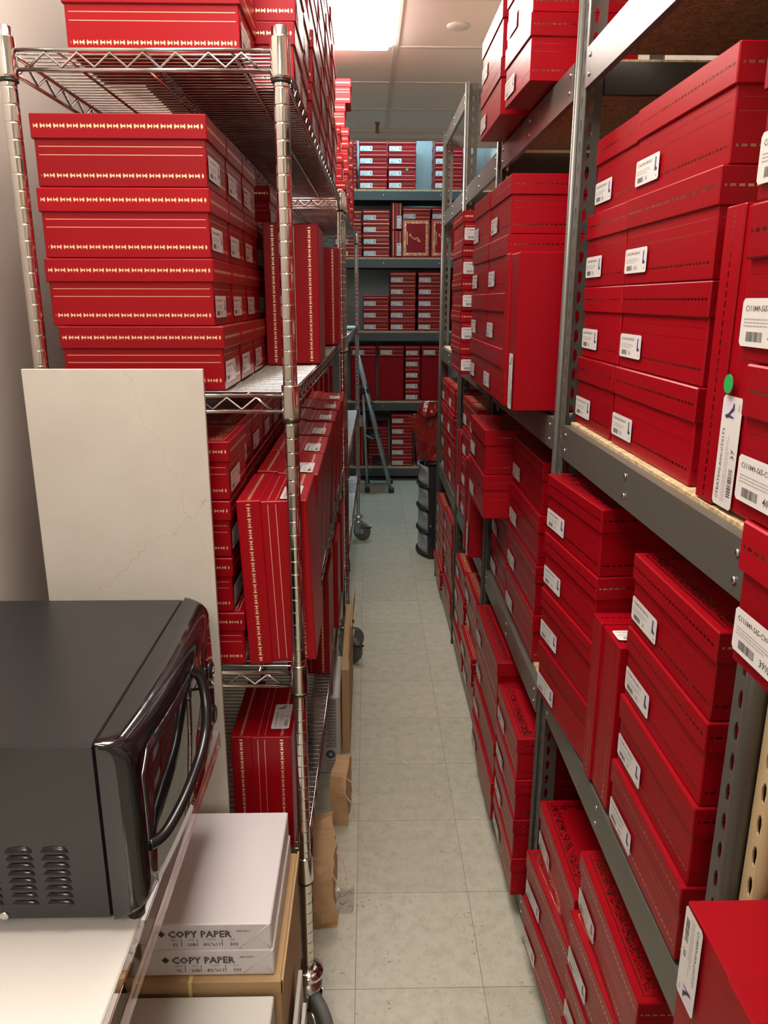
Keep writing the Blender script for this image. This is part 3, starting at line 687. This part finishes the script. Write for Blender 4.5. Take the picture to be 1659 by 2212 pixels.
def wire_shelf(T, x0, x1, y0, y1, z):
    """deck wires across, support rails, trussed sides"""
    r = .0032; S = MB()
    ins = .016
    for zz in (z-.006, z-.034):
        for x in (x0, x1): S.tube([(x, y0+ins, zz), (x, y1-ins, zz)], r, 8)
        for y in (y0, y1): S.tube([(x0+ins, y, zz), (x1-ins, y, zz)], r, 8)
    sh = S.build('wire_shelf', M_CHROME_WIRE, T)
    Zg = MB()
    def zig(pa, pb, n):
        pa, pb = Vector(pa), Vector(pb); pts = []
        for k in range(2*n+1):
            p = pa.lerp(pb, k/(2*n)); p.z = z-.0095 if k % 2 else z-.0305; pts.append(p)
        Zg.tube(pts, .0024, 6)
    for x in (x0, x1): zig((x, y0+.04, 0), (x, y1-.04, 0), max(4, int((y1-y0)/.075)))
    for y in (y0, y1): zig((x0+.035, y, 0), (x1-.035, y, 0), 7)
    zo = Zg.build('truss_wire', M_CHROME_WIRE, sh)
    W = MB(); k = int((y1-y0-.04)/.0195)
    for i in range(k+1):
        y = y0+.02+(y1-y0-.04)*i/k
        W.tube([(x0+.001, y, z-.0017), (x1-.001, y, z-.0017)], .0016, 5, cap=False)
    o = W.build('deck_wires', M_CHROME_WIRE, sh); o['kind'] = 'stuff'
    R = MB()
    for q in (.18, .5, .82):
        x = x0+(x1-x0)*q; R.tube([(x, y0, z-.006), (x, y1, z-.006)], .0026, 6)
        if q == .5:
            R.tube([(x, y0+.03, z-.026), (x, y1-.03, z-.026)], .0026, 6); n = int((y1-y0)/.09)
            R.tube([(x, y0+.05+(y1-y0-.1)*j/(2*n), z-.008 if j % 2 else z-.024) for j in range(2*n+1)], .002, 5)
    R.build('support_rail', M_CHROME_WIRE, sh)
    for x in (x0, x1):
        for y in (y0, y1):
            s_ = link('corner_sleeve', SLEEVE, sh, (x, y, z-.012)); link('sleeve_gasket', GASKET, T, (x, y, z-.012))
    return sh
def wire_rack(label, xf, yf, rot, length, zs, angs, width=.43):
    T = thing('wire_rack', label, 'rack', (xf, yf, 0), rot)
    for x in (0, -width):
        for y in (0, length):
            link('post', POST, T, (x, y, 0))
    for z in zs: wire_shelf(T, -width, 0, 0, length, z)
    for i_, ((x, y), a) in enumerate(zip(((0, 0), (-width, 0), (0, length), (-width, length)), angs)): caster(T, x, y, a, i_ > 1)
    return T
rk = math.radians(-.95)
wire_rack('near chrome wire rack on casters behind the microwave', -.136, 1.353, rk, 1.825, WZ, (-2.5, 1., -2.2, 2.6))
wire_rack('far chrome wire rack on casters before the back unit', -.100, 3.245, rk, 1.76, WZ, (-.9, .6, -2.0, 2.6))

# ------------------------------------------------------------------ table and microwave
TZ = .815
T = thing('side_table', 'white topped table with a clear edge strip holding the microwave', 'table', (-.48, .62, 0))
MB().box((-.185, -.72, TZ-.03), (.187, .63, TZ), bev=.002).build('tabletop', M_TABLE, T)
MB().box((.1875, -.72, TZ-.032), (.2065, .632, TZ-.001), bev=.001).build('clear_edge_strip', M_ACRYL, T, label='clear acrylic edge strip')
for x in (-.16, .04):
    for y in (-.68, .33): MB().box((x-.015, y-.015, 0), (x+.015, y+.015, TZ-.03)).build('leg', M_TABLE, T)
mw = thing('microwave', 'black countertop microwave facing the aisle on the white table', 'microwave', (-.46, 1.015, TZ))
OX, OY, OZ = .46, -1.015, -TZ
def MWP(m, name, mats, **kw):
    bmesh.ops.translate(m.bm, vec=(OX, OY, OZ), verts=m.bm.verts[:]); return m.build(name, mats, mw, **kw)
def slab_rounded(x0, x1, y0, y1, z0, z1, r, n=5):
    """box whose +X face has rounded vertical and horizontal edges"""
    m = MB(); m.box((x0, y0, z0), (x1, y1, z1)); m.bm.edges.ensure_lookup_table()
    es = [e for e in m.bm.edges if all(abs(v.co.x-x1) < 1e-6 for v in e.verts)]
    es += [e for e in m.bm.edges if abs(e.verts[0].co.x-e.verts[1].co.x) > 1e-4]
    bmesh.ops.bevel(m.bm, geom=es, offset=r, segments=n, affect='EDGES', profile=.5)
    for f in m.bm.faces: f.smooth = True
    return m
cab = MB().box((-.640, .790, TZ+.018), (-.318, 1.238, TZ+.264), bev=.004)
for f in cab.bm.faces:
    f.normal_update()
    if f.normal.z > .7: f.material_index = 1
MWP(cab, 'cabinet', [M_MW, M_MW_TOP])
def front_t(y, tz): return (.041+.018*math.sin(PI*min(1, max(0, (y-.787)/.454)))**.8)*(1-.07*tz*tz)
m = MB(); NY, NZ = 34, 24; gr = []
for i in range(NY+1):
    y = .787+.454*(.5-.5*math.cos(PI*i/NY)); ty = max(0, 1-min(y-.787, 1.241-y)/.013); row = []
    for j in range(NZ+1):
        q = .5-.5*math.cos(PI*j/NZ); tz = 2*q-1; ez = max(0, 1-min(q, 1-q)*.246/.026)
        fx = math.sqrt(max(0, 1-ty**2))**.8*math.sqrt(max(0, 1-ez**2))**.8
        row.append(m.bm.verts.new((-.3165+front_t(y, tz)*fx, y, TZ+.020+.246*q)))
    gr.append(row)
for i in range(NY):
    for j in range(NZ):
        f = m.bm.faces.new((gr[i][j], gr[i+1][j], gr[i+1][j+1], gr[i][j+1])); f.smooth = True
MWP(m, 'front_panel', M_MW_GLOSS)
def bowed(y0, y1, z0, z1, d, rc=.03):
    """plate that follows the bowed front, with rounded corners"""
    m = MB(); n, k = 12, 12; rows = []
    for i in range(k+1):
        u_ = i/k; y = y0+(y1-y0)*u_; e = min(u_, 1-u_)*(y1-y0); cut = rc-math.sqrt(max(0, rc*rc-(rc-e)**2)) if e < rc else 0
        r = []
        for j in range(n+1):
            z = z0+cut+(z1-z0-2*cut)*j/n; tz = 2*(z-TZ-.020)/.246-1
            x = -.3165+front_t(y, tz); r.append((m.bm.verts.new((x+d, y, z)), m.bm.verts.new((x-.002, y, z))))
        rows.append(r)
    for a_, b_ in zip(rows, rows[1:]):
        for j in range(n):
            f = m.bm.faces.new((a_[j][0], b_[j][0], b_[j+1][0], a_[j+1][0])); f.smooth = True
            m.bm.faces.new((a_[j][1], a_[j+1][1], b_[j+1][1], b_[j][1]))
        for j in (0, n): m.bm.faces.new((a_[j][0], b_[j][0], b_[j][1], a_[j][1]))
    for r in (rows[0], rows[-1]):
        for j in range(n): m.bm.faces.new((r[j][0], r[j+1][0], r[j+1][1], r[j][1]))
    return m
MWP(bowed(.806, 1.088, TZ+.040, TZ+.240, .0010), 'door_window', M_MW_GLASS, label='mirror-dark door glass')
MWP(bowed(1.098, 1.215, TZ+.045, TZ+.235, .0008, .012), 'control_panel', M_MW_GLOSS)
for z in (.905, .985):
    MWP(MB().lathe([(.017, -.272), (.0165, -.2595), (.013, -.2575), (.006, -.2575)], 20, (0, 1.155, z), axis='X'), 'dial', M_MW_GLOSS)
hp = [(-.262, 1.02, 1.058), (-.247, 1.025, 1.04), (-.237, 1.005, 1.00), (-.236, .965, .965), (-.243, .89, .943), (-.257, .83, .928), (-.272, .806, .928)]
def smooth_path(p, n=6):
    p = [Vector(q) for q in p]; out = []
    for i in range(len(p)-1):
        a, b, c_, d_ = p[max(i-1, 0)], p[i], p[i+1], p[min(i+2, len(p)-1)]
        for k in range(n):
            t_ = k/n
            out.append(.5*((2*b)+(c_-a)*t_+(2*a-5*b+4*c_-d_)*t_*t_+(3*b-a-3*c_+d_)*t_**3))
    return out+[p[-1]]
MWP(MB().tube(smooth_path(hp), .0075, 12), 'door_handle', mat('handle_black', (.008, .008, .009), .22))
lou = MB()
for k in range(5):
    pass
# louvre: a small hood pressed outwards over a dark slot
prof = []
hood = MB(); W_, Hh = .034, .0085
seg = 10; rows = []
for j in range(4):
    a = j/3*PI/2; row = []
    for k in range(seg+1):
        u_ = k/seg; s_ = math.sin(PI*u_)**.45 if 0 < u_ < 1 else 0
        row.append(hood.bm.verts.new((-W_/2+W_*u_, -.0042*math.sin(a)*s_, Hh*s_*math.cos(a)*.95)))
    rows.append(row)
for a, b in zip(rows, rows[1:]):
    for k in range(seg):
        f = hood.bm.faces.new((a[k], a[k+1], b[k+1], b[k])); f.smooth = True
hood.quad([(-W_/2+.002, -.0003, -.001), (W_/2-.002, -.0003, -.001), (W_/2-.004, -.0003, Hh*.8), (-W_/2+.004, -.0003, Hh*.8)], 1)
HOOD = hood.mesh('vent_louvre', [M_MW, M_BLACK_PL])
for c_ in range(5):
    for r_ in range(8):
        link('vent_louvre', HOOD, mw, (-.380-.043*c_+OX-.0006*0, .7898+OY, .857+.01085*r_+OZ))
MWP(MB().lathe([(.006, .7905), (.006, .7885), (.003, .788)], 12, (-.452, 0, TZ+.026), axis='Y'), 'screw', M_ZINC)
for x in (-.60, -.30):
    for y in (.82, 1.21): MWP(MB().lathe([(.011, TZ), (.012, TZ+.0185)], 12, (x, y, 0)), 'foot', M_BLACK_PL)

# ------------------------------------------------------------------ marbled board, reams, boxes by the table
bd = thing('marbled_board', 'pale marbled rectangular board propped against the wire rack', 'board', (-.431, 1.322, .50))
m = MB().box((-.152, -.005, .0), (.152, .005, .962), bev=.0008)
for f in m.bm.faces:
    f.normal_update()
    if abs(f.normal.y) < .6: f.material_index = 1
m.build('panel', [M_MARBLE, M_MARBLE_EDGE], bd)
def text_part(parent, rows, name, material, h=.0):
    """rows: (string, size, x, z, align); lies on the local XZ plane facing -Y"""
    bm = bmesh.new()
    for s, size, x, z, al in rows: text_mesh(bm, s, size, x, z, 0, al)
    for v in bm.verts: v.co = Vector((v.co.x, -v.co.z-h, v.co.y))
    me = D.meshes.new(name); bm.to_mesh(me); bm.free(); me.materials.append(material); return me
reams = []
for k, z in enumerate((.5005, .5525)):
    R = thing('paper_ream', ['lower', 'upper'][k]+' white wrapped ream of copy paper on the cardboard box', 'paper', (-.266+.003*k*-1, 1.162, z), group='reams of copy paper')
    MB().box((-.108, -.140, 0), (.108, .140, .0515), bev=.0022).build('wrapper', M_PAPER, R)
    rows = [('COPY PAPER', .0180, -.047, .0262, 'LEFT'), ('92', .0088, -.040, .009, 'LEFT'), ('20lb', .0088, -.016, .009, 'LEFT'), ('8½"x11"', .0088, .010, .009, 'LEFT'), ('500', .0088, .053, .009, 'LEFT'),
            ('Brightness', .0033, -.043, .0205, 'LEFT'), ('Weight', .0033, -.014, .0205, 'LEFT'), ('Letter Size', .0033, .017, .0205, 'LEFT'), ('Sheets', .0033, .053, .0205, 'LEFT'),
            ('SEBN 324791', .0042, .064, .036, 'LEFT')]
    me = text_part(R, rows, 'printed_text', M_INK)
    link('printed_text', me, R, (-.012, -.1406, 0))
    b = MB()
    for x in (-.0255, .0005, .0405): b.box((x-.0004-.012, -.1407, .008), (x+.0004-.012, -.1403, .022))
    d = .0062; cx = -.058-.012+.001; b.quad([(cx-d, -.1406, .0325), (cx, -.1406, .0325-d*1.05), (cx+d, -.1406, .0325), (cx, -.1406, .0325+d*1.05)])
    b.build('printed_marks', M_INK, R)
    fl = MB()  # folded wrapper flap at the right end
    fl.box((.060, -.1408, .001), (.0605, -.1402, .002)).tube([(.055, -.1405, .002), (.106, -.1405, .050)], .0006, 4).tube([(.085, -.1405, .030), (.106, -.1405, .004)], .0006, 4)
    fl.build('wrapper_fold', M_PAPER, R)
cb = thing('cardboard_box', 'brown cardboard box under the reams of copy paper', 'box', (-.272, 1.165, 0))
MB().box((-.125, -.152, 0), (.125, .148, .4995), bev=.002).build('carton', M_KRAFT, cb)
MB().box((-.128, -.156, .478), (.1275, -.1525, .4995)).box((.1255, -.156, .478), (.129, .152, .4995)).build('lid_rim', M_KRAFT, cb)
MB().box((-.026, -.1568, .42), (-.020, -.1558, .4998)).box((-.026, -.156, .4998), (-.020, -.1415, .5001)).build('tape', M_TAPE, cb)
wb = thing('white_carton', 'low white carton in front of the brown cardboard box', 'carton', (-.285, .86, 0))
MB().box((-.128, -.14, 0), (.128, .140, .482), bev=.002).build('carton', M_CARTON_W, wb)
cr = MB()
for k in range(16):
    z = .02+k*.028; cr.box((.1285, -.105+.0*k, z), (.1315, -.100, z+.014))
MB().box((.1283, -.14, .30), (.1310, .02, .478)).build('flap', M_CARTON_W, wb)
cr = MB()
for k in range(12): cr.box((.110-.0*k, .02-.012*k-.008, .4822), (.1305, .02-.012*k-.003, .4835))
cr.build('corrugated_edge', M_KRAFT, wb)
ws = thing('white_sheet', 'white corrugated sheet standing beside the cardboard box', 'sheet', (-.1285, 1.02, 0))
MB().box((-.010, -.18, 0), (-.002, .17, .335), bev=.001).box((.001, -.18, 0), (.008, .13, .30), bev=.001).build('panel', M_CARTON_W, ws)

# ------------------------------------------------------------------ things on the floor under and beside the wire racks
def crumple(m, amp, seed, scale=9.):
    from mathutils import noise as N
    for v in m.bm.verts: v.co += N.noise_vector(v.co*scale+Vector((seed, seed*2, 0)))*amp+N.noise_vector(v.co*scale*3.3+Vector((seed*3, 0, seed)))*amp*.45
def bag_mesh(w, d, h, seed, amp):
    m = MB(); n = 9; rings = []
    for k in range(13):
        f = k/12; ring = []; sq = 1-.45*f*f
        for j in range(4*n):
            s_, q = divmod(j, n); q /= n
            x, y = [(-1+2*q, -1), (1, -1+2*q), (1-2*q, 1), (-1, 1-2*q)][s_]
            ring.append(m.bm.verts.new((x*w/2*(1-.1*f), y*d/2*sq, h*f)))
        rings.append(ring)
    for a, b in zip(rings, rings[1:]):
        for j in range(4*n): m.bm.faces.new((a[j], a[(j+1) % (4*n)], b[(j+1) % (4*n)], b[j]))
    m.bm.faces.new(rings[0][::-1]); m.bm.faces.new(rings[-1])
    bmesh.ops.triangulate(m.bm, faces=m.bm.faces[:])
    crumple(m, amp, seed)
    for v in m.bm.verts: v.co.z = max(v.co.z, .0015)
    return m
b1 = thing('paper_bag', 'crumpled brown kraft bag on the floor below the near rack', 'bag', (-.128, 1.80, 0), .06)
bag_mesh(.058, .34, .165, 3., .018).build('bag_body', M_KRAFT_D, b1)
MB().tube(smooth_path([(.026, -.05, .15), (.052, -.075, .13), (.060, -.115, .10), (.045, -.14, .10), (.022, -.13, .14)]), .0018, 6).build('handle', M_CORD, b1)
b2 = thing('paper_bag', 'second kraft bag with a twisted cord handle reaching into the aisle', 'bag', (-.092, 2.135, 0), -.03)
bag_mesh(.055, .20, .15, 8., .014).build('bag_body', M_KRAFT_D, b2)
MB().tube(smooth_path([(.02, -.03, .125), (.045, -.05, .115), (.072, -.10, .095), (.040, -.115, .10), (.015, -.10, .125)]), .0019, 6).build('handle', M_CORD, b2)
fm = MB(); n = 6; gr = [[fm.bm.verts.new((-.03+.06*i/n, -.045+.09*j/n, .006+.018*random.random())) for j in range(n+1)] for i in range(n+1)]
for i in range(n):
    for j in range(n): fm.bm.faces.new((gr[i][j], gr[i+1][j], gr[i+1][j+1], gr[i][j+1]))
fm.bm.normal_update()
bmesh.ops.solidify(fm.bm, geom=fm.bm.faces[:], thickness=.0006)
zmin = min(v.co.z for v in fm.bm.verts)
for v in fm.bm.verts: v.co.z -= zmin-.0003
o = fm.build('plastic_film', M_FILM); o.location = (-.074, 1.73, 0); tag(o, 'scrap of clear plastic film on the floor by the kraft bag', 'film')
ct = thing('printed_carton', 'white carton printed with rows of letters and a dark ring', 'carton', (-.135, 2.47, 0))
MB().box((-.06, -.155, .001), (.034, .155, .295), bev=.006).build('carton', M_CARTON_W, ct)
rows = [('CASA'+'SEA'[k % 3]*(k % 2), .0125, .022, .276-.0115*k, 'RIGHT') for k in range(16)] + [('CASASA', .0105, .024, .048-.0115*k, 'RIGHT') for k in range(4)]
link('printed_letters', text_part(ct, rows, 'printed_letters', M_INK), ct, (0, -.1555, 0))
MB().lathe([(.016, -.1558), (.016, -.1554)], 20, (.002, 0, .076), axis='Y').build('printed_ring', mat('ring_ink', (.06, .085, .085), .5), ct)
MB().lathe([(.006, -.1560), (.006, -.1556)], 14, (.002, 0, .076), axis='Y').build('ring_centre', M_CARTON_W, ct)
MB().box((.0, -.15, .296), (.004, .15, .36)).box((.012, -.14, .296), (.015, .14, .345)).build('flap', M_CARTON_W, ct)
kc = thing('flattened_carton', 'tall brown cardboard with open flaps leaning beside the printed carton', 'cardboard', (-.080, 2.74, 0), .0)
MB().box((-.018, -.30, .0), (.010, .30, .33), bev=.002).build('sheets', M_KRAFT, kc)
m = MB().box((-.002, -.13, .0), (.002, .13, .13)); 
fo = m.build('flap', M_KRAFT, kc); fo.location = (.006, -.1, .331); fo.rotation_euler = (0, .08, 0)
m = MB().box((-.0015, -.05, 0), (.0015, .05, .10)); fo = m.build('flap', M_KRAFT, kc); fo.location = (.012, .17, .331); fo.rotation_euler = (0, .12, 0)

# ------------------------------------------------------------------ drawers with red bag, ladder
dr = thing('drawer_tower', 'narrow black plastic tower with four bowed smoke-grey drawers', 'drawers', (.365, 4.58, 0))
MB().box((.006, 0, 0), (.32, .012, .605)).box((.006, .348, 0), (.32, .36, .605)).box((.308, .012, 0), (.32, .348, .605)).box((.0, 0, .597), (.32, .36, .610)).box((.006, .012, 0), (.308, .348, .012)).build('frame', M_BLACK_PL, dr)
for k in range(4):
    z0 = .014+k*.146; m = MB(); hgt = .137; n = 10
    cols_ = []
    for i in range(n+1):
        y = .014+.332*i/n; bow = -.052*math.sin(PI*i/n)**.8; cols_.append((bow, y))
    def wall(zs_, offs):
        rows_ = [[m.bm.verts.new((b*fo_+ox, y, z)) for b, y in cols_] for z, fo_, ox in zip(zs_, *offs)]
        for a, b in zip(rows_, rows_[1:]):
            for i in range(n):
                f = m.bm.faces.new((a[i], a[i+1], b[i+1], b[i])); f.smooth = True
        return rows_
    fr = wall([z0+.012, z0+hgt*.3, z0+hgt*.65, z0+hgt], ([1, .86, .72, .95], [0, .0, .004, -.002]))
    bk_ = wall([z0+hgt, z0+.012], ([.95, 1], [.004, .004]))
    for i in range(n): m.bm.faces.new((fr[-1][i], fr[-1][i+1], bk_[0][i+1], bk_[0][i])); m.bm.faces.new((bk_[1][i], bk_[1][i+1], fr[0][i+1], fr[0][i]))
    m.box((.006, .016, z0), (.30, .344, z0+hgt-.02))
    d_ = m.build('drawer', M_DRAWER, dr)
    lp = MB(); pts = [(b*1.06, y, z0+.006) for b, y in cols_]; lp.tube(pts, .006, 6); lp.build('drawer_lip', M_BLACK_PL, d_)
    MB().tube([(.02, -.002, z0+.06), (.02, -.012, z0+.06)], .006, 8).build('drawer_stop', M_ZINC, d_) if k == 1 else None
rb = thing('red_bag', 'glossy crumpled red plastic bag on top of the drawer tower', 'bag', (.42, 4.76, .611))
m = MB(); n = 28; rings = []
rad = [(.04, 0), (.105, .004), (.118, .05), (.125, .12), (.135, .20), (.142, .27), (.150, .325), (.146, .33), (.13, .27), (.11, .2), (.06, .17)]
for k, (r_, h_) in enumerate(rad):
    ring = []
    for j in range(n):
        a = 2*PI*j/n; wob = 1+(.07*math.sin(3*a+k)+.05*math.sin(7*a+2*k))*min(1, h_/.1)
        hx = h_ + (0.055*(math.cos(a)) if k in (6, 7) else 0) + (.02*math.sin(4*a) if k in (6, 7) else 0)
        ring.append(m.bm.verts.new((r_*wob*math.cos(a)*1.02, r_*wob*math.sin(a), max(hx, 0))))
    rings.append(ring)
for a, b in zip(rings, rings[1:]):
    for j in range(n): m.bm.faces.new((a[j], a[(j+1) % n], b[(j+1) % n], b[j]))
m.bm.faces.new(rings[0][::-1]); m.bm.faces.new(rings[-1])
for v in m.bm.verts:
    if v.co.z > .02:
        from mathutils import noise as N
        v.co += N.noise_vector(v.co*11)*.028+N.noise_vector(v.co*30)*.008
for v in m.bm.verts: v.co.z = max(v.co.z, .001)
bmesh.ops.triangulate(m.bm, faces=m.bm.faces[:])
m.build('bag_body', M_REDBAG, rb)
fm = MB(); n = 5
gr = [[fm.bm.verts.new((.02+.09*i/n, -.05+.10*j/n, .30+.05*i/n+.02*random.random())) for j in range(n+1)] for i in range(n+1)]
for i in range(n):
    for j in range(n): fm.bm.faces.new((gr[i][j], gr[i+1][j], gr[i+1][j+1], gr[i][j+1]))
fm.bm.normal_update(); bmesh.ops.solidify(fm.bm, geom=fm.bm.faces[:], thickness=.0008)
fm.build('clear_wrap', M_FILM, rb)
ld = thing('step_ladder', 'folding grey step ladder standing before the back shelves', 'ladder', (.0, 6.32, 0))
for y in (0, .34):
    MB().tube([(.188, y, .018), (.052, y, .56), (-.085, y, 1.125)], .0155, 8).build('front_rail', M_LADDER, ld)
    MB().tube([(-.012, y+.012, .018), (-.042, y+.012, .86)], .011, 8).build('rear_leg', M_LADDER, ld)
    MB().box((.168, y-.022, 0), (.215, y+.022, .045), bev=.006).build('foot', M_BLACK_PL, ld)
    MB().box((-.032, y-.006, 0), (.010, y+.030, .045), bev=.006).build('foot', M_BLACK_PL, ld)
    MB().tube([(-.036, y+.004, .50), (.04, y+.004, .46)], .008, 6).build('brace', M_LADDER, ld)
MB().tube(smooth_path([(-.085, 0, 1.125), (-.093, .03, 1.15), (-.093, .31, 1.15), (-.085, .34, 1.125)]), .0125, 8).build('top_loop', M_LADDER, ld)
for k, z in enumerate((.24, .48, .72)):
    x = .188-.2415*(z/1.0); MB().box((x-.10, .012, z-.012), (x+.03, .328, z+.012), bev=.004).build('step', M_BLACK_PL, ld)
MB().box((-.075, -.014, .835), (.005, .354, .885), bev=.006).build('hinge_platform', M_BLACK_PL, ld)
o = thing('small_carton', 'small dark brown carton on the floor at the ladder\'s foot', 'carton', (-.125, 6.32, 0))
MB().box((-.05, 0, 0), (.05, .10, .085), bev=.002).build('carton', mat('dark_carton', (.10, .065, .05), .7), o)
MB().box((-.05, -.0006, .06), (.05, .0, .064)).build('lid_seam', M_BLACK_PL, o)
